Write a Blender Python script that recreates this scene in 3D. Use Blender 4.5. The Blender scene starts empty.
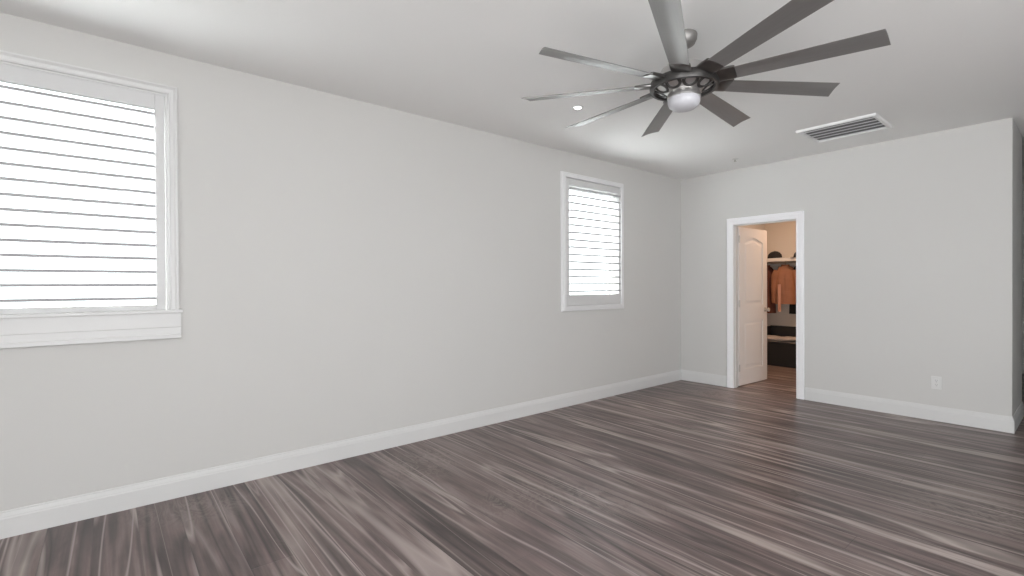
import bpy, bmesh, math, random
from mathutils import Vector, Matrix
random.seed(7)
C = bpy.context.scene
PI = math.pi
R = math.radians

# ------------------------------------------------------------------ camera
F_PX, YAW, PITCH, ROLL = 485.94, 0.877956, -0.0057734, -0.0047589
CAM = Vector((3.65032, -6.04200, 1.30684))
fw = Vector((-math.sin(YAW)*math.cos(PITCH), math.cos(YAW)*math.cos(PITCH), math.sin(PITCH)))
r0 = Vector((math.cos(YAW), math.sin(YAW), 0)); u0 = r0.cross(fw)
rt = r0*math.cos(ROLL) + u0*math.sin(ROLL); up = -r0*math.sin(ROLL) + u0*math.cos(ROLL)
cam = bpy.data.cameras.new('camera'); camo = bpy.data.objects.new('camera', cam)
C.collection.objects.link(camo); C.camera = camo
cam.sensor_width = 36; cam.lens = 36*F_PX/1024; cam.clip_start = 0.05
camo.matrix_world = Matrix(((rt.x, up.x, -fw.x, CAM.x), (rt.y, up.y, -fw.y, CAM.y), (rt.z, up.z, -fw.z, CAM.z), (0, 0, 0, 1)))

# ------------------------------------------------------------------ exposure, world, daylight
C.view_settings.view_transform = 'Standard'; C.view_settings.look = 'None'
C.view_settings.gamma = 1; C.view_settings.use_curve_mapping = False
C.view_settings.exposure = 0.11
C.cycles.diffuse_bounces = 6; C.cycles.max_bounces = 14

W = bpy.data.worlds.new('sky'); C.world = W; W.use_nodes = True
bg = W.node_tree.nodes['Background']
bg.inputs[0].default_value = (0.97, 0.985, 1.0, 1); bg.inputs[1].default_value = 2.6

# overcast bright sky above, sunlit pale paving below the horizon
_n, _l = W.node_tree.nodes.new, W.node_tree.links.new
_tc = _n('ShaderNodeTexCoord'); _sx = _n('ShaderNodeSeparateXYZ'); _l(_tc.outputs['Generated'], _sx.inputs[0])
_rp = _n('ShaderNodeValToRGB'); _e = _rp.color_ramp.elements
_e[0].position = .38; _e[0].color = (0.40, .39, .37, 1); _e[1].position = .47; _e[1].color = (.97, .985, 1, 1)
_mr = _n('ShaderNodeMapRange'); _mr.inputs[1].default_value = -1; _mr.inputs[2].default_value = 1
_l(_sx.outputs[2], _mr.inputs[0]); _l(_mr.outputs[0], _rp.inputs[0]); _l(_rp.outputs[0], bg.inputs[0])

def area(name, loc, target, sx, sy, power, col=(1, 1, 1), spread=PI):
    l = bpy.data.lights.new(name, 'AREA'); l.shape = 'RECTANGLE'; l.size = sx; l.size_y = sy
    l.energy = power; l.color = col; l.spread = spread
    o = bpy.data.objects.new(name, l); C.collection.objects.link(o)
    o.location = loc; o.rotation_euler = (Vector(target)-Vector(loc)).to_track_quat('-Z', 'Y').to_euler()
    return o
# daylight through the tall windows behind the camera and in the right-hand wall
area('daylight_rear', (4.6, -8.72, 1.3), (2.2, 0, 1.9), 2.4, 1.9, 24, (0.97, 0.985, 1), R(75))
area('daylight_right', (6.62, -5.9, 1.0), (4.0, -5.0, 4.5), 3.4, 1.9, 235, (0.97, 0.985, 1))
# sun on the outside of the left wall: its light reaches the room off the louvers
sl = bpy.data.lights.new('sun', 'SUN'); sl.energy = 140; sl.angle = R(1.0); sl.color = (1, .985, .96)
so = bpy.data.objects.new('sun', sl); C.collection.objects.link(so); so.location = (-6, -3, 6)
so.rotation_euler = (Vector((math.cos(R(44)), 0, -math.sin(R(44))))).to_track_quat('-Z', 'Y').to_euler()
# warm lamp on the closet ceiling
area('closet_lamp', (1.15, 1.35, 2.70), (0.9, 1.5, 0), 0.3, 0.3, 26, (1.0, 0.64, 0.42))

# ------------------------------------------------------------------ helpers
def obj(name, bm, m=None, parent=None, smooth=False, loc=None):
    me = bpy.data.meshes.new(name)
    bmesh.ops.remove_doubles(bm, verts=bm.verts, dist=1e-6)
    bmesh.ops.recalc_face_normals(bm, faces=bm.faces)
    bm.to_mesh(me); bm.free()
    if smooth:
        for p in me.polygons: p.use_smooth = True
    o = bpy.data.objects.new(name, me); C.collection.objects.link(o)
    if m: me.materials.append(m)
    if parent: o.parent = parent
    if loc: o.location = loc
    if smooth:
        md = o.modifiers.new('edge', 'EDGE_SPLIT'); md.split_angle = R(38)
    return o
def tag(o, label=None, cat=None, group=None, kind=None):
    if label: o['label'] = label
    if cat: o['category'] = cat
    if group: o['group'] = group
    if kind: o['kind'] = kind
    return o
def empty(name, loc=(0, 0, 0), rz=0):
    o = bpy.data.objects.new(name, None); C.collection.objects.link(o)
    o.location = loc; o.rotation_euler = (0, 0, rz); o.empty_display_size = 0.1
    return o
def struct(name, bm, m, smooth=False):
    o = obj(name, bm, m, None, smooth); o['kind'] = 'structure'; return o
def box(bm, a, b, bev=0.0, seg=2, mat=None):
    x0, y0, z0 = a; x1, y1, z1 = b
    r = bmesh.ops.create_cube(bm, size=1)
    vs = r['verts']
    for v in vs:
        v.co = Vector((x0+(v.co.x+.5)*(x1-x0), y0+(v.co.y+.5)*(y1-y0), z0+(v.co.z+.5)*(z1-z0)))
    if bev > 0:
        es = list({e for v in vs for e in v.link_edges})
        r = bmesh.ops.bevel(bm, geom=es, offset=bev, segments=seg, affect='EDGES', profile=.5)
        vs = list({v for f in r['faces'] for v in f.verts} | {v for v in vs if v.is_valid})
    if mat is not None: bmesh.ops.transform(bm, matrix=mat, verts=[v for v in vs if v.is_valid])
def lathe(bm, prof, n=40, mat=None, close=False):
    rings = []
    for (r, z) in prof:
        if r < 1e-6: rings.append([bm.verts.new((0, 0, z))])
        else: rings.append([bm.verts.new((r*math.cos(2*PI*i/n), r*math.sin(2*PI*i/n), z)) for i in range(n)])
    prs = list(zip(rings, rings[1:]))
    if close: prs.append((rings[-1], rings[0]))
    for A, B in prs:
        for i in range(n):
            j = (i+1) % n
            q = [A[0]] if len(A) == 1 else [A[i], A[j]]
            q += [B[0]] if len(B) == 1 else [B[j], B[i]]
            if len(q) >= 3: bm.faces.new(q)
    if mat is not None: bmesh.ops.transform(bm, matrix=mat, verts=[v for g in rings for v in g])
def loft(bm, rings, cap=True, closed=True):
    vs = [[bm.verts.new(p) for p in r] for r in rings]
    n = len(vs[0])
    for A, B in zip(vs, vs[1:]):
        for i in range(n if closed else n-1):
            j = (i+1) % n
            bm.faces.new((A[i], A[j], B[j], B[i]))
    if cap:
        bm.faces.new(vs[0]); bm.faces.new(vs[-1])
    return vs
def tube(bm, pts, rad, n=10):
    pts = [Vector(p) for p in pts]; rings = []
    rr = rad if isinstance(rad, (list, tuple)) else [rad]*len(pts)
    for i, p in enumerate(pts):
        t = (pts[min(i+1, len(pts)-1)] - pts[max(i-1, 0)]).normalized()
        a = t.cross(Vector((0, 0, 1)) if abs(t.z) < .9 else Vector((1, 0, 0))).normalized(); b = t.cross(a)
        rings.append([p + (a*math.cos(2*PI*k/n) + b*math.sin(2*PI*k/n))*rr[i] for k in range(n)])
    loft(bm, rings)
def prism(bm, poly, d, mat=None):          # poly in (u, v), extruded by d along w
    A = [bm.verts.new((u, v, 0)) for u, v in poly]; B = [bm.verts.new((u, v, d)) for u, v in poly]
    n = len(poly)
    bm.faces.new(A); bm.faces.new(B)
    for i in range(n): bm.faces.new((A[i], A[(i+1) % n], B[(i+1) % n], B[i]))
    if mat is not None: bmesh.ops.transform(bm, matrix=mat, verts=A+B)
def new(): return bmesh.new()

# ------------------------------------------------------------------ materials
def mat(name, col, rough=.5, metal=0.0, spec=.5, noise=0.0, nscale=20, bump=0.0, bscale=200, stretch=None):
    m = bpy.data.materials.new(name); m.use_nodes = True
    nt = m.node_tree; b = nt.nodes['Principled BSDF']
    b.inputs['Base Color'].default_value = (*col, 1); b.inputs['Roughness'].default_value = rough
    b.inputs['Metallic'].default_value = metal; b.inputs['Specular IOR Level'].default_value = spec
    tc = nt.nodes.new('ShaderNodeTexCoord'); src = tc.outputs['Object']
    if stretch:
        mp = nt.nodes.new('ShaderNodeMapping'); mp.inputs['Scale'].default_value = stretch
        nt.links.new(src, mp.inputs[0]); src = mp.outputs[0]
    if noise:
        n = nt.nodes.new('ShaderNodeTexNoise'); n.inputs['Scale'].default_value = nscale; n.inputs['Detail'].default_value = 4
        nt.links.new(src, n.inputs['Vector'])
        r = nt.nodes.new('ShaderNodeMix'); r.data_type = 'RGBA'
        r.inputs[6].default_value = (*[c*(1-noise) for c in col], 1); r.inputs[7].default_value = (*[min(1, c*(1+noise)) for c in col], 1)
        nt.links.new(n.outputs['Fac'], r.inputs[0]); nt.links.new(r.outputs[2], b.inputs['Base Color'])
    if bump:
        n = nt.nodes.new('ShaderNodeTexNoise'); n.inputs['Scale'].default_value = bscale; n.inputs['Detail'].default_value = 3
        nt.links.new(src, n.inputs['Vector'])
        bp = nt.nodes.new('ShaderNodeBump'); bp.inputs['Strength'].default_value = bump; bp.inputs['Distance'].default_value = .002
        nt.links.new(n.outputs['Fac'], bp.inputs['Height']); nt.links.new(bp.outputs[0], b.inputs['Normal'])
    return m
M = {}
M['wall'] = mat('grey wall paint', (.60, .595, .58), .75, spec=.25, noise=.015, nscale=1.2, bump=.12, bscale=160)
M['ceil'] = mat('ceiling paint', (.84, .84, .83), .85, spec=.2, noise=.01, nscale=1.0, bump=.1, bscale=120)
M['trim'] = mat('white trim paint', (.66, .66, .655), .42, spec=.4, noise=.01, nscale=3)
M['casing'] = mat('bright white casing paint', (.86, .86, .88), .4, spec=.4, noise=.01, nscale=3)
M['frame'] = mat('white window frame paint', (.74, .74, .745), .42, spec=.4, noise=.01, nscale=3)
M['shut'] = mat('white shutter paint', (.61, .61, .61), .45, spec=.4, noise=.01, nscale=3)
M['door'] = mat('white door paint', (.74, .72, .70), .45, spec=.4, noise=.02, nscale=3)
M['nickel'] = mat('brushed nickel', (.52, .51, .50), .30, .85, noise=.10, nscale=30, bump=.05, bscale=90)
M['blade'] = mat('satin nickel blade', (.29, .285, .28), .40, .65, noise=.08, nscale=9, stretch=(1, 14, 14))
M['gun'] = mat('dark gunmetal', (.055, .052, .05), .35, .6, noise=.2, nscale=20)
M['satin'] = mat('satin nickel', (.34, .33, .32), .5, .8, noise=.05, nscale=20)
M['arm'] = mat('reflection darkened nickel', (.16, .155, .15), .28, .9, noise=.15, nscale=20)  # same nickel, its dark reflections put into the base colour
M['lens'] = mat('frosted lens', (.52, .52, .55), .35, noise=.01)
M['vent'] = mat('vent enamel', (.80, .80, .80), .45, noise=.01)
M['ventslat'] = mat('vent slat enamel', (.78, .78, .80), .5, noise=.02)
M['dark'] = mat('dark duct', (.22, .22, .23), .8, noise=.2)
M['plate'] = mat('white plastic', (.68, .68, .67), .4, noise=.01)
M['slot'] = mat('outlet slot', (.22, .22, .22), .6, noise=.1)
M['steel'] = mat('satin steel', (.55, .53, .50), .35, .9, noise=.05)
M['blackplastic'] = mat('black plastic', (.012, .012, .013), .5, noise=.3, nscale=8)
M['blackcloth'] = mat('black cloth', (.018, .016, .017), .9, noise=.35, nscale=40, bump=.3, bscale=300)
M['brownred'] = mat('dark red brown suede', (.15, .055, .038), .85, noise=.3, nscale=14, bump=.3, bscale=150)
M['tan'] = mat('tan brown leather', (.30, .13, .068), .6, noise=.25, nscale=9, bump=.25, bscale=70)
M['pink'] = mat('pale pink cloth', (.50, .27, .20), .85, noise=.12, nscale=25, bump=.2, bscale=220)
M['greycloth'] = mat('grey towel', (.42, .38, .36), .95, noise=.15, nscale=40, bump=.5, bscale=260)
M['woodhanger'] = mat('hanger wood', (.24, .13, .07), .5, noise=.2, nscale=30)

M['louver'] = mat('shade grey louver paint', (.38, .38, .39), .5, spec=.3, noise=.01, nscale=3)  # white louvers greyed all over; the shade of their edges is in the colour

m = bpy.data.materials.new('window glass'); m.use_nodes = True; nt = m.node_tree
tp = nt.nodes.new('ShaderNodeBsdfTransparent'); tp.inputs[0].default_value = (.93, .96, .96, 1)
gl = nt.nodes.new('ShaderNodeBsdfGlossy'); gl.inputs['Roughness'].default_value = .02
lw = nt.nodes.new('ShaderNodeLayerWeight'); fr = nt.nodes.new('ShaderNodeMath'); fr.operation = 'POWER'; fr.inputs[1].default_value = 5
nt.links.new(lw.outputs['Facing'], fr.inputs[0])
mx = nt.nodes.new('ShaderNodeMixShader')
nt.links.new(fr.outputs[0], mx.inputs[0]); nt.links.new(tp.outputs[0], mx.inputs[1]); nt.links.new(gl.outputs[0], mx.inputs[2])
nt.links.new(mx.outputs[0], nt.nodes['Material Output'].inputs[0]); M['glass'] = m

m = bpy.data.materials.new('lit lamp lens'); m.use_nodes = True; nt = m.node_tree
b = nt.nodes['Principled BSDF']; b.inputs['Base Color'].default_value = (.9, .9, .88, 1)
b.inputs['Emission Color'].default_value = (1, .98, .94, 1); b.inputs['Emission Strength'].default_value = 6
M['lit'] = m

def floor_material():
    m = bpy.data.materials.new('hand scraped plank floor'); m.use_nodes = True; nt = m.node_tree
    L = nt.links.new; N = nt.nodes.new; b = nt.nodes['Principled BSDF']
    def val(x):
        return x
    def math_(op, a, bb=None, c=None, clamp=False):
        n = N('ShaderNodeMath'); n.operation = op; n.use_clamp = clamp
        for i, v in enumerate((a, bb, c)):
            if v is None: continue
            if isinstance(v, (int, float)): n.inputs[i].default_value = v
            else: L(v, n.inputs[i])
        return n.outputs[0]
    def comb(x, y, z):
        n = N('ShaderNodeCombineXYZ')
        for i, v in enumerate((x, y, z)):
            if isinstance(v, (int, float)): n.inputs[i].default_value = v
            else: L(v, n.inputs[i])
        return n.outputs[0]
    def noise(vec, scale, detail=4, rough=.55, dist=0):
        n = N('ShaderNodeTexNoise'); n.inputs['Scale'].default_value = scale; n.inputs['Detail'].default_value = detail
        n.inputs['Roughness'].default_value = rough; n.inputs['Distortion'].default_value = dist
        L(vec, n.inputs['Vector']); return n.outputs['Fac']
    def white(w):
        n = N('ShaderNodeTexWhiteNoise'); n.noise_dimensions = '1D'; L(w, n.inputs['W']); return n.outputs['Value']
    def ramp(f, stops):
        n = N('ShaderNodeValToRGB'); e = n.color_ramp.elements
        while len(e) > 1: e.remove(e[-1])
        e[0].position = stops[0][0]; e[0].color = (*stops[0][1], 1)
        for p_, c_ in stops[1:]:
            q = e.new(p_); q.color = (*c_, 1)
        L(f, n.inputs[0]); return n.outputs[0]
    def mixc(f, a, bb, mode='MIX'):
        n = N('ShaderNodeMix'); n.data_type = 'RGBA'; n.blend_type = mode
        for i, v in ((0, f), (6, a), (7, bb)):
            if isinstance(v, (int, float)): n.inputs[i].default_value = v
            elif isinstance(v, tuple): n.inputs[i].default_value = (*v, 1)
            else: L(v, n.inputs[i])
        return n.outputs[2]
    tc = N('ShaderNodeTexCoord'); sp = N('ShaderNodeSeparateXYZ'); L(tc.outputs['Object'], sp.inputs[0])
    x, y = sp.outputs[0], sp.outputs[1]
    w, ln = .19, 2.9
    yy = math_('DIVIDE', math_('ADD', y, .036), w); row = math_('FLOOR', yy); fy = math_('FRACT', yy)
    xs = math_('DIVIDE', math_('ADD', x, math_('MULTIPLY', white(row), 9.0)), ln)
    colm = math_('FLOOR', xs); fx = math_('FRACT', xs)
    pid = math_('ADD', math_('MULTIPLY', row, 17.31), math_('MULTIPLY', colm, 5.77))
    rnd = white(pid); rnd2 = white(math_('ADD', pid, .5))
    off = math_('MULTIPLY', white(math_('ADD', row, .37)), 40)
    # broad figure: slow bands along the plank that wander across it
    g1 = noise(comb(math_('ADD', math_('MULTIPLY', x, .42), off), math_('MULTIPLY', y, 7.0), off), 1.0, 2, .45, .9)
    bands = math_('SINE', math_('MULTIPLY', g1, 30))
    fine = noise(comb(math_('ADD', math_('MULTIPLY', x, 3.0), off), math_('MULTIPLY', y, 70), 0), 1.0, 5, .65, .5)
    cloud = noise(comb(math_('ADD', x, off), math_('MULTIPLY', y, 3.5), off), 1.6, 4, .6, .6)
    v = math_('ADD', math_('MULTIPLY', bands, .12), math_('MULTIPLY', math_('SUBTRACT', fine, .5), .60))
    v = math_('ADD', v, math_('MULTIPLY', math_('SUBTRACT', cloud, .5), .75))
    v = math_('ADD', v, math_('MULTIPLY', math_('SUBTRACT', rnd, .5), .10))
    v = math_('ADD', v, .455, clamp=True)
    col = ramp(v, [(0.05, (.048, .037, .035)), (.30, (.114, .084, .080)), (.52, (.184, .136, .129)), (.75, (.27, .215, .20)), (1, (.42, .355, .32))])
    # pale sapwood streaks following the edge of the board
    def ridge(fx_, fy_, seed, level, wid):
        s1 = noise(comb(math_('ADD', math_('MULTIPLY', x, fx_), off), math_('MULTIPLY', y, fy_), math_('ADD', off, seed)), 1.0, 2, .45, .5)
        d_ = math_('ABSOLUTE', math_('SUBTRACT', s1, level))
        return math_('SUBTRACT', 1, math_('DIVIDE', d_, wid), clamp=True)
    patch = math_('MULTIPLY_ADD', noise(comb(x, math_('MULTIPLY', y, 2), off), .9, 2), 3.6, -1.2, True)
    st = math_('MULTIPLY', ridge(.26, 4.2, 3, .54, .030), patch)
    dk = ridge(.26, 4.2, 3, .46, .034)
    col = mixc(math_('MULTIPLY', dk, .70), col, (.036, .029, .028))
    col = mixc(math_('MULTIPLY', st, .9), col, (.47, .40, .37))
    st2 = ridge(.16, 4.0, 11, .47, .013)
    col = mixc(math_('MULTIPLY', st2, .85), col, (.43, .36, .34))
    st3 = ridge(.20, 5.5, 23, .56, .012)
    col = mixc(math_('MULTIPLY', st3, .55), col, (.40, .335, .31))
    # knots and swirled burr figure in scattered places
    kn = math_('SINE', math_('MULTIPLY', noise(comb(math_('MULTIPLY', x, 2.2), math_('MULTIPLY', y, 5), off), 1.4, 3, .55, 2.6), 38))
    kp = math_('MULTIPLY_ADD', noise(comb(x, y, 5), 1.15, 2), 6.0, -3.35, True)
    col = mixc(math_('MULTIPLY', kp, math_('MULTIPLY_ADD', kn, .22, .22)), col, (.37, .31, .28))
    # joints between planks
    ey = math_('MULTIPLY', math_('MINIMUM', fy, math_('SUBTRACT', 1, fy)), w)
    ex = math_('MULTIPLY', math_('MINIMUM', fx, math_('SUBTRACT', 1, fx)), ln)
    e = math_('MINIMUM', ey, ex)
    seam = math_('SUBTRACT', 1, math_('DIVIDE', e, .0028), clamp=True)
    col = mixc(math_('MULTIPLY', seam, .5), col, (.03, .026, .025))
    L(col, b.inputs['Base Color'])
    rg = math_('MULTIPLY_ADD', fine, .22, .27); L(rg, b.inputs['Roughness'])
    b.inputs['Specular IOR Level'].default_value = .45
    h = math_('SUBTRACT', math_('ADD', math_('MULTIPLY', fine, .35), math_('MULTIPLY', cloud, .5)), math_('MULTIPLY', seam, .8))
    bp = N('ShaderNodeBump'); bp.inputs['Strength'].default_value = .35; bp.inputs['Distance'].default_value = .004
    L(h, bp.inputs['Height']); L(bp.outputs[0], b.inputs['Normal'])
    return m
M['floor'] = floor_material()

# ------------------------------------------------------------------ room shell
H = 2.74
XR, YB = 6.70, -8.80          # right-hand wall and the wall behind the camera
HX, HY = 3.178, 0.86          # outer corner of the back wall, end of its return into the hall
def holed(bm, axis, t0, t1, u0, u1, z0, z1, holes):
    """wall slab between t0 and t1 across its thickness, pieced around rectangular holes (u0,u1,z0,z1)"""
    us = sorted({u0, u1, *[h[0] for h in holes], *[h[1] for h in holes]})
    zs = sorted({z0, z1, *[h[2] for h in holes], *[h[3] for h in holes]})
    solid = lambda a, b: not any(h[0]-1e-6 < (us[a]+us[a+1])/2 < h[1] and h[2] < (zs[b]+zs[b+1])/2 < h[3] for h in holes)
    P = (lambda t, u, z: (t, u, z)) if axis == 'x' else (lambda t, u, z: (u, t, z))
    na, nb = len(us)-1, len(zs)-1
    q = lambda pts: bm.faces.new([bm.verts.new(p) for p in pts])
    for a in range(na):
        for b in range(nb):
            if not solid(a, b): continue
            A, B, c, d = us[a], us[a+1], zs[b], zs[b+1]
            for t in (t0, t1): q((P(t, A, c), P(t, B, c), P(t, B, d), P(t, A, d)))
            if a == 0 or not solid(a-1, b): q((P(t0, A, c), P(t1, A, c), P(t1, A, d), P(t0, A, d)))
            if a == na-1 or not solid(a+1, b): q((P(t0, B, c), P(t1, B, c), P(t1, B, d), P(t0, B, d)))
            if b == 0 or not solid(a, b-1): q((P(t0, A, c), P(t1, A, c), P(t1, B, c), P(t0, B, c)))
            if b == nb-1 or not solid(a, b+1): q((P(t0, A, d), P(t1, A, d), P(t1, B, d), P(t0, B, d)))
W1 = (-6.70, -5.765, 1.155, 2.492)      # openings in the left wall
W2 = (-2.255, -1.365, 1.10, 2.44)
bm = new(); box(bm, (-.16, YB-.15, -.10), (XR+.15, 4.2, 0)); struct('floor', bm, M['floor'])
bm = new(); box(bm, (-.16, YB-.15, H), (XR+.15, 4.2, H+.12)); struct('ceiling', bm, M['ceil'])
bm = new(); holed(bm, 'x', -.16, 0, YB-.15, 2.76, 0, H, [W1, W2]); struct('wall_left', bm, M['wall'])
bm = new()
holed(bm, 'y', 0, .12, 0, HX, 0, H, [(.712, 1.477, 0, 2.062)]); struct('wall_back', bm, M['wall'])
bm = new(); box(bm, (HX-.12, .12, 0), (HX, HY, H)); struct('wall_hall', bm, M['wall'])
bm = new(); holed(bm, 'y', YB-.15, YB, 0, XR, 0, H, [(3.3, 5.9, .35, 2.35)]); struct('wall_rear', bm, M['wall'])
bm = new(); holed(bm, 'x', XR, XR+.15, YB-.15, 4.2, 0, H, [(-8.0, -4.6, .35, 2.35)]); struct('wall_right', bm, M['wall'])
# closet and hall shells
M['closetwall'] = mat('closet wall paint', (.62, .58, .53), .8, spec=.2, noise=.015, nscale=1.2)
bm = new(); box(bm, (0, 2.64, 0), (2.20, 2.76, H)); struct('wall_closet_back', bm, M['closetwall'])
bm = new(); box(bm, (2.08, .12, 0), (2.20, 2.64, H)); struct('wall_closet_right', bm, M['closetwall'])
bm = new(); box(bm, (2.08, 2.76, 0), (2.20, 4.2, H)); struct('wall_hall_left', bm, M['wall'])
bm = new(); box(bm, (2.20, 4.08, 0), (XR, 4.2, H)); struct('wall_hall_far', bm, M['wall'])
bm = new(); box(bm, (4.55, -1.7, 0), (4.67, 4.08, H)); struct('wall_hall_right_blocker', bm, M['wall'])  # unseen; near end extended into the room to keep lamp light off wall_hall
bm = new(); box(bm, (4.67, 0, 0), (XR, .12, H)); struct('wall_back_right', bm, M['wall'])

# baseboards: profile (out from wall, height) run along a line
BBP = [(0, 0), (.015, 0), (.015, .100), (.0125, .106), (.0125, .112), (.009, .124), (.006, .130), (.006, .136), (.003, .140), (0, .140)]
def run(bm, p0, p1, out, prof, m0=0.0, m1=0.0):
    """sweep a profile from p0 to p1 along the floor; m0/m1 mitre the ends by +-1"""
    p0, p1, out = Vector(p0), Vector(p1), Vector(out); d = (p1-p0).normalized()
    rings = []
    for p, mm in ((p0, m0), (p1, m1)):
        rings.append([p + out*a + d*(a*mm) + Vector((0, 0, h)) for a, h in prof])
    loft(bm, rings)
bm = new(); run(bm, (0, YB, 0), (0, 0, 0), (1, 0, 0), BBP, 0, -1); struct('baseboard_left', bm, M['trim'])
bm = new()
run(bm, (0, 0, 0), (.646, 0, 0), (0, -1, 0), BBP, 1, 0)
run(bm, (1.543, 0, 0), (HX, 0, 0), (0, -1, 0), BBP, 0, 1)
struct('baseboard_back', bm, M['trim'])
bm = new(); run(bm, (HX, 0, 0), (HX, HY, 0), (1, 0, 0), BBP, -1, 0); struct('baseboard_hall', bm, M['trim'])
bm = new(); run(bm, (0, 2.64, 0), (2.08, 2.64, 0), (0, -1, 0), BBP); struct('baseboard_closet', bm, M['trim'])

# ------------------------------------------------------------------ closet doorway trim and door leaf
def casing_prof(wd): return [(0, 0), (0, .012), (.006, .016), (wd*.45, .017), (wd*.55, .020), (wd-.006, .021), (wd, .017), (wd, 0)]
def casing(bm, x0, x1, zt, wd, zb=0):
    """mitred moulding round a doorway in the back wall (faces -y); x0,x1,zt are its inner edges"""
    pf = casing_prof(wd)
    path = [((x0, zb), (-1, 0)), ((x0, zt), (-1, 1)), ((x1, zt), (1, 1)), ((x1, zb), (1, 0))]
    loft(bm, [[(px+o[0]*a, -h, pz+o[1]*a) for a, h in pf] for (px, pz), o in path])
tr = empty('trim_1', (1.09, 0, 0)); tr['kind'] = 'structure'
def ch(name, bm, m, parent, smooth=False):
    o = obj(name, bm, m, None, smooth)
    o.parent = parent
    o.matrix_parent_inverse = (Matrix.Translation(parent.location) @ Matrix.Rotation(parent.rotation_euler.z, 4, 'Z')).inverted()
    return o
bm = new(); casing(bm, .733, 1.456, 2.050, .081); ch('casing', bm, M['casing'], tr)
bm = new()
box(bm, (.712, .0, 0), (.730, .12, 2.062)); box(bm, (1.459, .0, 0), (1.477, .12, 2.062)); box(bm, (.712, .0, 2.047), (1.477, .12, 2.064))
box(bm, (.730, .03, 0), (.742, .07, 2.047)); box(bm, (1.447, .03, 0), (1.459, .07, 2.047)); box(bm, (.730, .03, 2.035), (1.459, .07, 2.047))
ch('jamb', bm, M['trim'], tr)

# door leaf: local x along the leaf from the hinge, local y through its thickness
TH = R(87)
DW, DH, DT = .725, 2.02, .035
hinge = Vector((.742, .125, .012))
dr = empty('door_1', hinge, TH); dr['kind'] = 'structure'
def arch(x0, x1, z0, z1, rise, n=12):
    p = [(x0, z0), (x1, z0)]
    for i in range(n+1):
        t = i/n; xx = x1+(x0-x1)*t
        p.append((xx, z1 + rise*math.sin(PI*t)**1.3))
    return p
def panel_ring(bm, polyA, polyB, ya, yb):
    A = [bm.verts.new((u, ya, v)) for u, v in polyA]; B = [bm.verts.new((u, yb, v)) for u, v in polyB]
    n = len(A)
    for i in range(n): bm.faces.new((A[i], A[(i+1) % n], B[(i+1) % n], B[i]))
    return B
def inset(poly, d):
    cx = (min(p[0] for p in poly)+max(p[0] for p in poly))/2; cz = (min(p[1] for p in poly)+max(p[1] for p in poly))/2
    wx = max(p[0] for p in poly)-cx; wz = max(p[1] for p in poly)-cz
    return [(cx+(u-cx)*(1-d/wx), cz+(v-cz)*(1-d/wz)) for u, v in poly]
bm = new(); box(bm, (0, .010, 0), (DW, DT-.010, DH))
ch_leaf = obj('leaf', bm, M['door'], dr)
def face_frame(y0, y1):
    bm = new(); s = .115
    box(bm, (0, y0, 0), (s, y1, DH)); box(bm, (DW-s, y0, 0), (DW, y1, DH))
    box(bm, (s, y0, 0), (DW-s, y1, .20)); box(bm, (s, y0, .82), (DW-s, y1, 1.02))
    pl = [(s, DH), (s, 1.845)] + [(s+(DW-2*s)*t/12, 1.845+.055*math.sin(PI*t/12)**1.3) for t in range(1, 12)] + [(DW-s, 1.845), (DW-s, DH)]
    prism(bm, pl, y1-y0, Matrix(((1, 0, 0, 0), (0, 0, 1, y0), (0, 1, 0, 0), (0, 0, 0, 1))))
    return bm
obj('stile_frame', face_frame(0, .010), M['door'], dr); obj('stile_frame', face_frame(DT-.010, DT), M['door'], dr)
for ys, yo in ((.010, -.007), (DT-.010, .007)):
    for pl in (arch(.115, DW-.115, 1.02, 1.845, .055), [(.115, .20), (DW-.115, .20), (DW-.115, .82), (.115, .82)]):
        bm = new()
        a = inset(pl, .035); c = inset(pl, .060)
        B = panel_ring(bm, a, c, ys, ys+yo); bm.faces.new(B)
        obj('raised_panel', bm, M['door'], dr)
def knob(side):
    bm = new(); y = -side
    mt = Matrix.Translation((DW-.06, 0 if side > 0 else DT, .95)) @ Matrix.Rotation(R(90)*side, 4, 'X')
    lathe(bm, [(0, 0), (.030, 0), (.030, .004), (.012, .007), (.010, .030), (.020, .036), (.0265, .048), (.025, .058), (.014, .064), (0, .065)], 24, mt)
    return bm
for s in (1, -1):
    o = obj('door_knob', knob(s), M['steel'], dr, True); o['label'] = 'steel door knob'
for hz in (.18, 1.0, 1.82):
    bm = new(); lathe(bm, [(0, 0), (.007, 0), (.007, .09), (0, .09)], 12, Matrix.Translation((-.003, -.006, hz)))
    o = obj('hinge', bm, M['steel'], dr)

# ------------------------------------------------------------------ windows and plantation shutters in the left wall
def glass_unit(wn, y0, y1, z0, z1):
    bm = new()
    for a, b_ in (((-.15, y0, z0), (-.10, y0+.045, z1)), ((-.15, y1-.045, z0), (-.10, y1, z1)), ((-.15, y0+.045, z0), (-.10, y1-.045, z0+.045)),
                  ((-.15, y0+.045, z1-.045), (-.10, y1-.045, z1))):
        box(bm, a, b_)
    ch('sash', bm, M['trim'], wn)
    bm = new(); box(bm, (-.128, y0+.04, z0+.04), (-.122, y1-.04, z1-.04)); ch('pane', bm, M['glass'], wn)
def frame_prof_loft(bm, y0, y1, z0, z1, prof):
    """closed picture-frame moulding on the left wall; inner edges y0..z1, prof (outwards, off the wall)"""
    cs = [((y0, z0), (-1, -1)), ((y1, z0), (1, -1)), ((y1, z1), (1, 1)), ((y0, z1), (-1, 1))]
    vs = [[bm.verts.new((h, py+o[0]*a, pz+o[1]*a)) for a, h in prof] for (py, pz), o in cs]
    n = len(prof)
    for k in range(4):
        A, B = vs[k], vs[(k+1) % 4]
        for i in range(n): bm.faces.new((A[i], A[(i+1) % n], B[(i+1) % n], B[i]))
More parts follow.
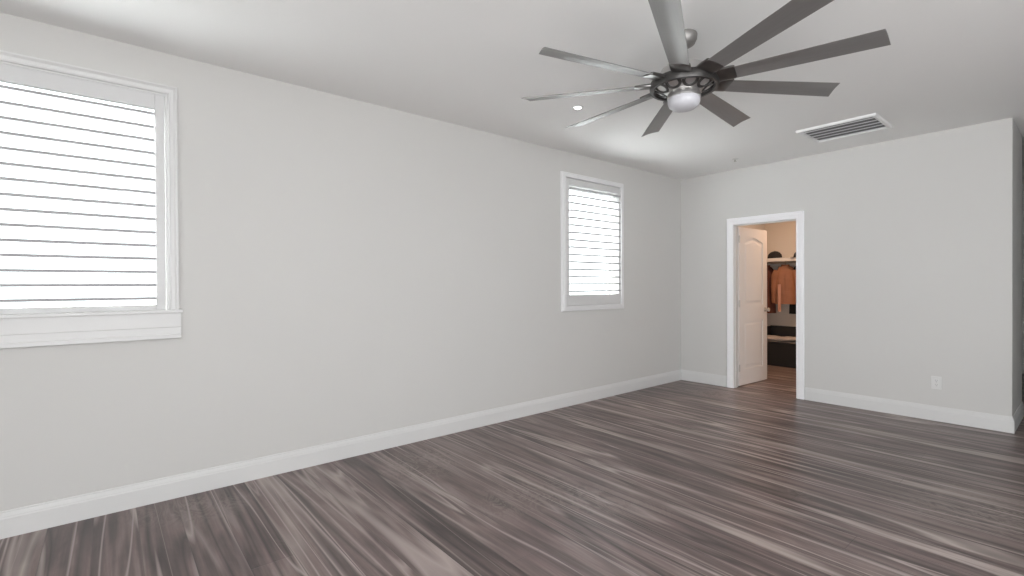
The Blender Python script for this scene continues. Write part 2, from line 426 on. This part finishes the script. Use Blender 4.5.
def louver_bm(y0, y1, wd=.089, th=.0155, n=20):
    # flat blade that thins towards the outside, blunt square edge towards the room
    bm = new(); h = wd/2
    ring = [(h, -th/2+.0012), (h, th/2-.0012), (h-.0012, th/2), (0, th*.46), (-h*.8, th*.32), (-h, .0008), (-h, -.0008), (-h*.8, -th*.32), (0, -th*.46), (h-.0012, -th/2)]
    loft(bm, [[(x, yy, z) for x, z in ring] for yy in (y0, y1)])
    return bm
def shutter(name, label, y0, y1, z0, z1, lo, x0, x1, nl, tilt):
    """one hinged shutter panel; lo = louver opening (y0,y1,z0,z1)"""
    s = empty(name, (0, (y0+y1)/2, z0)); s0 = s
    tag(s, label, 'window shutter')
    bm = new(); box(bm, (x0, y0, z0), (x1, lo[0], z1), .003); ch('stile', bm, M['shut'], s)
    bm = new(); box(bm, (x0, lo[1], z0), (x1, y1, z1), .003); ch('stile', bm, M['shut'], s)
    bm = new(); box(bm, (x0, lo[0], lo[3]), (x1, lo[1], z1), .003); ch('top_rail', bm, M['shut'], s)
    bm = new(); box(bm, (x0, lo[0], z0), (x1, lo[1], lo[2]), .003); ch('bottom_rail', bm, M['shut'], s)
    pitch = (lo[3]-lo[2])/nl
    base = None
    for k in range(nl):
        if base is None:
            bm = louver_bm(lo[0]+.003-s.location.y, lo[1]-.003-s.location.y)
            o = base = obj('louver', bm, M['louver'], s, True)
        else:
            o = base.copy(); C.collection.objects.link(o); o.parent = s
        o.location = ((x0+x1)/2, 0, lo[2]-z0 + (k+.5)*pitch)
        o.rotation_euler = (0, tilt + R(random.uniform(-1.5, 1.5)), 0)
    return s
# window 1, cut by the left edge of the photo: moulded casing, projecting sill and stepped apron
w1 = empty('window_1', (0, -6.23, 1.155)); w1['kind'] = 'structure'
glass_unit(w1, *W1)
CP = [(0, -.03), (0, .010), (.010, .010), (.012, .020), (.020, .024), (.022, .018), (.040, .020), (.052, .030), (.059, .030), (.061, .026), (.061, 0)]
bm = new()
cs = [((-5.768, 1.155), (1, 0)), ((-5.768, 2.474), (1, 1)), ((-6.695, 2.474), (-1, 1)), ((-6.695, 1.155), (-1, 0))]
loft(bm, [[(h, py+o[0]*a, pz+o[1]*a) for a, h in CP] for (py, pz), o in cs])
ch('window_casing', bm, M['trim'], w1)
bm = new(); box(bm, (-.04, -6.782, 1.145), (.036, -5.684, 1.167), .005); ch('window_sill', bm, M['trim'], w1)
AP = [(0, 0), (.018, 0), (.026, .006), (.026, .027), (.019, .030), (.019, .070), (.0215, .074), (.0215, .158), (0, .158)]
bm = new(); loft(bm, [[(a, yy, .987+h) for a, h in AP] for yy in (-6.770, -5.697)]); ch('window_apron', bm, M['trim'], w1)
shutter('plantation_shutter', 'white louvered shutter in the large window at the left edge, above a moulded sill', -6.690, -5.772, 1.166, 2.474, (-6.64, -5.820, 1.199, 2.384), -.022, .008, 15, R(0))
# window 2: flat wide frame on all four sides
w2 = empty('window_2', (0, -1.81, 1.10)); w2['kind'] = 'structure'
glass_unit(w2, *W2)
FP = [(0, -.03), (0, .026), (.004, .030), (.030, .030), (.034, .024), (.050, .024), (.056, .018), (.060, 0)]
bm = new(); frame_prof_loft(bm, -2.275, -1.337, 1.080, 2.460, FP); ch('window_frame', bm, M['frame'], w2)
shutter('plantation_shutter', 'white louvered shutter in the smaller window nearest the corner and doorway', -2.272, -1.340, 1.083, 2.457, (-2.218, -1.362-.01, 1.198, 2.39), -.015, .016, 15, R(0))

# ------------------------------------------------------------------ ceiling fan, nine blades
FX, FY, FZ, FR, PH = 2.128, -3.485, 2.460, .932, R(-103.94)
fan = empty('ceiling_fan', (FX, FY, H))
tag(fan, 'large nickel ceiling fan with nine long blades and a round white light', 'ceiling fan')
def fl(z): return z - H
bm = new(); lathe(bm, [(0, 0), (.072, 0), (.074, -.006), (.072, -.030), (.060, -.055), (.035, -.070), (.020, -.074), (0, -.074)], 40)
obj('canopy', bm, M['satin'], fan, True)
bm = new(); lathe(bm, [(0, -.06), (.0135, -.06), (.0135, -.17), (0, -.17)], 20); obj('downrod', bm, M['nickel'], fan, True)
bm = new()
lathe(bm, [(0, -.150), (.024, -.150), (.030, -.160), (.032, -.176), (.060, -.182), (.105, -.188), (.128, -.198), (.135, -.214), (.135, -.240), (.140, -.246), (.140, -.262), (0, -.262)], 48)
obj('motor_housing', bm, M['nickel'], fan, True)
# hub: dark rim ring, nickel dish, nine round collars round the underside
bm = new()
lathe(bm, [(.168, -.262), (.186, -.264), (.190, -.272), (.190, -.300), (.186, -.312), (.168, -.314), (.162, -.306), (.162, -.270)], 64, close=True)
hub = obj('hub_ring', bm, M['gun'], fan, True)
bm = new()
lathe(bm, [(0, -.262), (.150, -.266), (.164, -.276), (.160, -.296), (.120, -.318), (.095, -.330), (0, -.330)], 56)
obj('hub_dish', bm, M['nickel'], fan, True)
def collar_bm():
    bm = new()
    n, k = 24, 10
    pr = [(.036 + .010*math.cos(2*PI*i/k), .010*math.sin(2*PI*i/k)) for i in range(k)]
    lathe(bm, pr, n, close=True)
    lathe(bm, [(0, -.010), (.020, -.010), (.026, -.002), (.026, -.012), (0, -.014)], n)
    return bm
cbase = None
for k in range(9):
    a = PH + R(20) + R(40)*k
    if cbase is None: o = cbase = obj('collar', collar_bm(), M['gun'], hub, True)
    else:
        o = cbase.copy(); C.collection.objects.link(o); o.parent = hub
    o.location = (.132*math.cos(a), .132*math.sin(a), -.306)
    o.rotation_euler = (0, R(152), a)
# light kit
bm = new(); lathe(bm, [(.060, -.318), (.086, -.330), (.092, -.346), (.092, -.362), (.084, -.366), (.084, -.340)], 48, close=True)
obj('light_ring', bm, M['nickel'], fan, True)
bm = new(); lathe(bm, [(0, -.355), (.083, -.355), (.089, -.366), (.089, -.384), (.082, -.406), (.062, -.422), (.032, -.431), (0, -.433)], 48)
o = obj('light_lens', bm, M['lens'], fan, True); o['label'] = 'frosted white round light lens'
def blade_bm():
    bm = new()
    st = [(.155, .090), (.20, .096), (.30, .104), (.50, .114), (.70, .122), (.88, .128), (FR, .130)]
    rings = []
    for i, (r, wd) in enumerate(st):
        up_, lo_ = [], []
        for k in range(9):
            t = k/8*2-1
            camb = .008*(1-t*t)
            th = .0035*(1-t**4)+.0010
            rr = r + (t*.014 if i == len(st)-1 else 0)
            up_.append((rr, t*wd/2, camb+th)); lo_.append((rr, t*wd/2, camb-th))
        rings.append(up_ + lo_[::-1])
    loft(bm, rings)
    return bm
def arm_bm():
    bm = new(); rings = []
    for r, wd, t in ((.120, .060, .014), (.150, .082, .016), (.165, .104, .013), (.215, .112, .011), (.268, .113, .0095), (.276, .108, .006)):
        n = 16; ring = []
        for k in range(n):
            a = 2*PI*k/n; c, s_ = math.cos(a), math.sin(a)
            ring.append((r, wd/2*math.copysign(abs(c)**.5, c), .005+t*math.copysign(abs(s_)**.6, s_)))
        rings.append(ring)
    loft(bm, rings); return bm
bb = ab = None
for k in range(9):
    a = PH - R(40)*k
    if bb is None:
        b_ = bb = obj('blade', blade_bm(), M['blade'], fan, True); ar = ab = obj('blade_arm', arm_bm(), M['arm'], b_, True)
    else:
        b_ = bb.copy(); C.collection.objects.link(b_); b_.parent = fan
        ar = ab.copy(); C.collection.objects.link(ar); ar.parent = b_
    b_.location = (0, 0, FZ-H)
    b_.rotation_euler = (Matrix.Rotation(a, 4, 'Z') @ Matrix.Rotation(R(-13), 4, 'X')).to_euler()

# ------------------------------------------------------------------ things on the ceiling
vx0, vx1, vy0, vy1 = 1.845, 2.462, -1.078, -.545
v = empty('air_vent', ((vx0+vx1)/2, (vy0+vy1)/2, H))
tag(v, 'white rectangular slatted air vent in the ceiling near the back wall', 'air vent')
bm = new(); t = .030
VP = [(0, 0), (0, -.010), (.003, -.020), (.012, -.024), (t, -.020), (t, 0)]
cs = [((vx0, vy0), (1, 1)), ((vx1, vy0), (-1, 1)), ((vx1, vy1), (-1, -1)), ((vx0, vy1), (1, -1))]
vs = [[bm.verts.new((px+o[0]*a, py+o[1]*a, H+h)) for a, h in VP] for (px, py), o in cs]
for k in range(4):
    A, B = vs[k], vs[(k+1) % 4]
    for i in range(len(VP)-1): bm.faces.new((A[i], A[i+1], B[i+1], B[i]))
ch('vent_frame', bm, M['vent'], v)
bm = new(); box(bm, (vx0+.02, vy0+.02, H-.003), (vx1-.02, vy1-.02, H-.001)); ch('backing', bm, M['dark'], v)
ns = 5; sp_ = (vy1-vy0-2*t)/ns
for k in range(ns):
    yc = vy0+t+(k+.5)*sp_
    bm = new(); box(bm, (vx0+t-.004, -.030, -.0012), (vx1-t+.004, .030, .0012), 0, mat=Matrix.Translation((0, yc, H-.0165)) @ Matrix.Rotation(R(9), 4, 'X'))
    ch('vent_slat', bm, M['ventslat'], v)

can = empty('recessed_light', (.968, -3.115, H)); tag(can, 'small lit round recessed light in the ceiling behind the fan blades', 'ceiling light')
bm = new(); lathe(bm, [(.026, -.002), (.034, -.006), (.044, -.006), (.048, 0), (.026, 0)], 36, close=True); obj('trim_ring', bm, M['trim'], can, True)
bm = new(); lathe(bm, [(0, -.012), (.016, -.011), (.026, -.006), (.030, -.002), (0, -.001)], 32); obj('light_lens', bm, M['lit'], can, True)

spk = empty('sprinkler_head', (1.0, -.515, H)); tag(spk, 'tiny round sprinkler head on the ceiling in front of the doorway', 'sprinkler')
bm = new(); lathe(bm, [(0, 0), (.036, 0), (.034, -.004), (.018, -.010), (0, -.010)], 28); obj('escutcheon', bm, M['plate'], spk, True)
bm = new(); lathe(bm, [(0, -.009), (.008, -.009), (.007, -.026), (.016, -.028), (.016, -.031), (0, -.032)], 18); obj('deflector', bm, M['steel'], spk, True)

# ------------------------------------------------------------------ wall outlet
ox, oz = 2.676, .362
ot = empty('wall_outlet', (ox, 0, oz)); tag(ot, 'white electrical outlet low on the back wall right of the doorway', 'outlet')
bm = new(); box(bm, (-.038, -.006, -.060), (.038, 0, .060), .004); obj('cover_plate', bm, M['plate'], ot)
for s in (-1, 1):
    bm = new(); box(bm, (-.017, -.0085, s*.020-.0165), (.017, -.005, s*.020+.0165), .003); rc = obj('socket', bm, M['plate'], ot)
    bm = new()
    box(bm, (-.008, -.0088, s*.020-.002), (-.0055, -.0083, s*.020+.008)); box(bm, (.0055, -.0088, s*.020-.002), (.008, -.0083, s*.020+.008))
    lathe(bm, [(0, 0), (.0028, 0), (.0028, .0005), (0, .0005)], 10, Matrix.Translation((0, -.0083, s*.020-.009)) @ Matrix.Rotation(R(90), 4, 'X'))
    obj('slots', bm, M['slot'], rc)
bm = new(); lathe(bm, [(0, 0), (.003, 0), (.0025, .0012), (0, .0014)], 12, Matrix.Translation((0, -.006, 0)) @ Matrix.Rotation(R(90), 4, 'X')); obj('screw', bm, M['steel'], ot)

# ------------------------------------------------------------------ closet contents
SZ = 1.70
sh = empty('closet_shelf', (1.04, 2.64, SZ)); tag(sh, 'long white shelf along the closet back wall above the hanging clothes', 'shelf')
bm = new(); box(bm, (.002, 2.27, SZ), (2.078, 2.638, SZ+.022), .002); ch('board', bm, M['trim'], sh)
bm = new(); box(bm, (.002, 2.262, SZ-.030), (2.078, 2.282, SZ+.024), .002); ch('front_lip', bm, M['trim'], sh)
bm = new(); box(bm, (.002, 2.62, SZ-.09), (2.078, 2.639, SZ), .002); ch('wall_cleat', bm, M['trim'], sh)
rd = obj('hanging_rod', new(), M['steel']); bpy.data.objects.remove(rd)
bm = new(); tube(bm, [(.002, 2.40, SZ-.045), (2.078, 2.40, SZ-.045)], .014, 16)
ch('hanging_rod', bm, M['steel'], sh)

def garment(name, label, cat, x, y, rz, m, length, wd, dp, sleeve=True, open_front=False, smat=None, zt=None, scarf=False):
    zt = zt or SZ-.045
    g = empty(name, (x, y, zt), rz); tag(g, label, cat, None)
    top = -.055
    bm = new(); rings = []; n = 36
    lv = [(0, .055, min(.045, dp)), (.018, .10, dp*.8), (.045, .5*wd*.72, dp*.9), (.085, .5*wd*.98, dp), (.16, .5*wd*1.0, dp*.8), (.30, .5*wd*.97, dp), (.5*length, .5*wd*.98, dp*1.05), (.8*length, .5*wd*1.03, dp*1.1), (length, .5*wd*1.06, dp*1.12)]
    for q, (dz, hw, hd) in enumerate(lv):
        ring = []
        fold = .10*max(0, (dz-.12))/length
        for k in range(n):
            a = 2*PI*k/n
            f = 1 + fold*math.sin(7*a+q*.25)+fold*.6*math.sin(11*a)
            c, s_ = math.cos(a), math.sin(a)
            ring.append((hw*math.copysign(abs(c)**.8, c)*(1+fold*.2*math.sin(5*a)), hd*s_*f, top-dz))
        rings.append(ring)
    loft(bm, rings)
    obj('body', bm, m, g, True)
    if sleeve:
        for s in (-1, 1):
            bm = new()
            p = [(s*wd*.40, 0, top-.075), (s*wd*.52, .005, top-.16), (s*wd*.575, .012, top-.34), (s*wd*.585, .03, top-.50), (s*wd*.57, .045, top-.60)]
            tube(bm, p, [min(.055, dp), .062 if dp > .05 else .045, .052 if dp > .05 else .036, .046 if dp > .05 else .032, .044 if dp > .05 else .030], 14)
            obj('sleeve', bm, smat or m, g, True)
    bm = new()
    lathe(bm, [(.052, 0), (.060, .018), (.066, .030), (.056, .030), (.046, .008)], 20, Matrix.Translation((0, 0, top-.012)) @ Matrix.Diagonal((1, .8, 1.0, 1)), close=True)
    obj('collar', bm, smat or m, g, True)
    bm = new()
    hk = [(0, 0, top-.02), (0, 0, -.030)] + [(0, .017*math.cos(R(d_))-.0, .017*math.sin(R(d_))) for d_ in (-80, -30, 20, 70, 120, 170)]
    tube(bm, hk, .0025, 8)
    tube(bm, [(-wd*.42, 0, top-.075), (-.10, 0, top-.03), (0, 0, top-.012), (.10, 0, top-.03), (wd*.42, 0, top-.075)], .008, 8)
    obj('hanger', bm, M['woodhanger'], g, True)
    if open_front:
        for s in (-1, 1):                      # lapel strips down the front edge
            bm = new()
            loft(bm, [[(s*.012+u, -dp*1.14-v_, top-.03-z_) for u, v_ in ((0, 0), (s*w_, .002), (s*w_, .008), (0, .010))] for z_, w_ in ((.10, .05), (.22, .075), (.34, .03), (length-.06, .016))])
            obj('lapel', bm, m, g)
    if scarf:                                  # scarf hanging down inside the jacket's left edge
        bm = new()
        loft(bm, [[(-wd*.36+u, -dp*1.30-.010-w_, top-z_) for u, w_ in ((0, 0), (.022, .006), (.045, .002), (.045, .008), (.022, .014), (0, .007))] for z_ in (.30, .45, .60, .74)])
        o = obj('scarf', bm, M['pink'], g); o['label'] = 'pale pink scarf'
    return g
garment('jacket', 'dark reddish brown jacket hanging nearest the open closet door', 'jacket', .125, 2.40, R(66), M['brownred'], .78, .36, .045)
garment('jacket', 'tan brown leather jacket hanging in the middle of the closet', 'jacket', .42, 2.40, R(16), M['tan'], .62, .28, .060, open_front=True, scarf=True)
garment('coat', 'black coat hanging against the closet back wall behind the tan jacket', 'coat', .60, 2.602, R(0), M['blackcloth'], .80, .38, .026, zt=SZ-.03)
def cap(label, x, y, rz, s=1.0):
    c = empty('cap', (x, y, SZ+.0225), rz); tag(c, label, 'hat')
    bm = new(); n = 28; rings = []
    for z, rx, ry in ((.0, .092, .080), (.025, .093, .082), (.055, .085, .075), (.080, .062, .055), (.094, .034, .030), (.098, .008, .007)):
        rings.append([(rx*s*math.cos(2*PI*k/n), ry*s*math.sin(2*PI*k/n), z*s) for k in range(n)])
    loft(bm, rings); obj('crown', bm, M['blackcloth'], c, True)
    bm = new(); rows = []
    for t_ in [i/12 for i in range(13)]:
        a = R(-62)+R(124)*t_
        ir = Vector((.088*math.cos(a), .078*math.sin(a), .010))*s
        e = 1-abs(2*t_-1)**2.2
        orr = ir + Vector((.085*e, 0, -.006*e))*s
        sag = -.018*(abs(2*t_-1)**2)*0
        rows.append([ir+Vector((0, 0, .003)), orr+Vector((0, 0, .003+sag)), orr+Vector((0, 0, -.001+sag)), ir+Vector((0, 0, -.002))])
    loft(bm, rows); obj('visor', bm, M['blackcloth'], c, True)
    bm = new(); lathe(bm, [(0, 0), (.008, 0), (.006, .006), (0, .008)], 12, Matrix.Translation((0, 0, .096*s))); obj('button', bm, M['blackcloth'], c)
cap('black cap on the closet shelf, beside the open door', .25, 2.42, R(-35), 1.25)
cap('black cap on the closet shelf, partly behind the doorway casing', .64, 2.43, R(250), 1.2)

# black open-front hamper with a folded towel on top of its load
bx0, bx1, by0, by1 = .12, .86, 2.12, 2.56
bn = empty('storage_bin', ((bx0+bx1)/2, (by0+by1)/2, 0)); tag(bn, 'black open-topped storage bin on the closet floor below the jackets', 'bin')
side = [(by0, .0), (by1, .0), (by1, .60), (by1-.16, .60), (by0+.06, .385), (by0, .375)]
bm = new(); mt = lambda xx: Matrix(((0, 0, 1, xx), (1, 0, 0, 0), (0, 1, 0, 0), (0, 0, 0, 1)))
prism(bm, side, .018, mt(bx0)); prism(bm, side, .018, mt(bx1-.018))
box(bm, (bx0+.018, by0, 0), (bx1-.018, by0+.018, .372), .002); box(bm, (bx0+.018, by1-.018, 0), (bx1-.018, by1, .598), .002)
box(bm, (bx0+.018, by0+.018, 0), (bx1-.018, by1-.018, .018))
ch('body', bm, M['blackplastic'], bn)
bm = new(); tube(bm, [(bx0+.01, by0-.002, .374), (bx1-.01, by0-.002, .374)], .010, 10); ch('front_rim', bm, M['blackplastic'], bn)
bm = new(); tube(bm, [(bx0+.01, by1-.01, .600), (bx1-.01, by1-.01, .600)], .010, 10); ch('back_rim', bm, M['blackplastic'], bn)
bm = new()
for k in range(3):
    z0 = .262+k*.066
    rings = []
    for i in range(15):
        u = i/14; xx = bx0+.04+(bx1-bx0-.08)*u
        dz = .006*math.sin(u*9+k)+.004*math.sin(u*23+k*2)
        ring = []
        for q in range(16):
            a = 2*PI*q/16; c, s_ = math.cos(a), math.sin(a)
            ring.append((xx, by0+.19+.155*math.copysign(abs(c)**.5, c)+.004*math.sin(u*14+q), z0+.032+dz+.032*math.copysign(abs(s_)**.7, s_)))
        rings.append(ring)
    loft(bm, rings)
o = obj('towel', bm, M['greycloth'], None, True); tag(o, 'folded grey towel lying inside the black storage bin', 'towel')
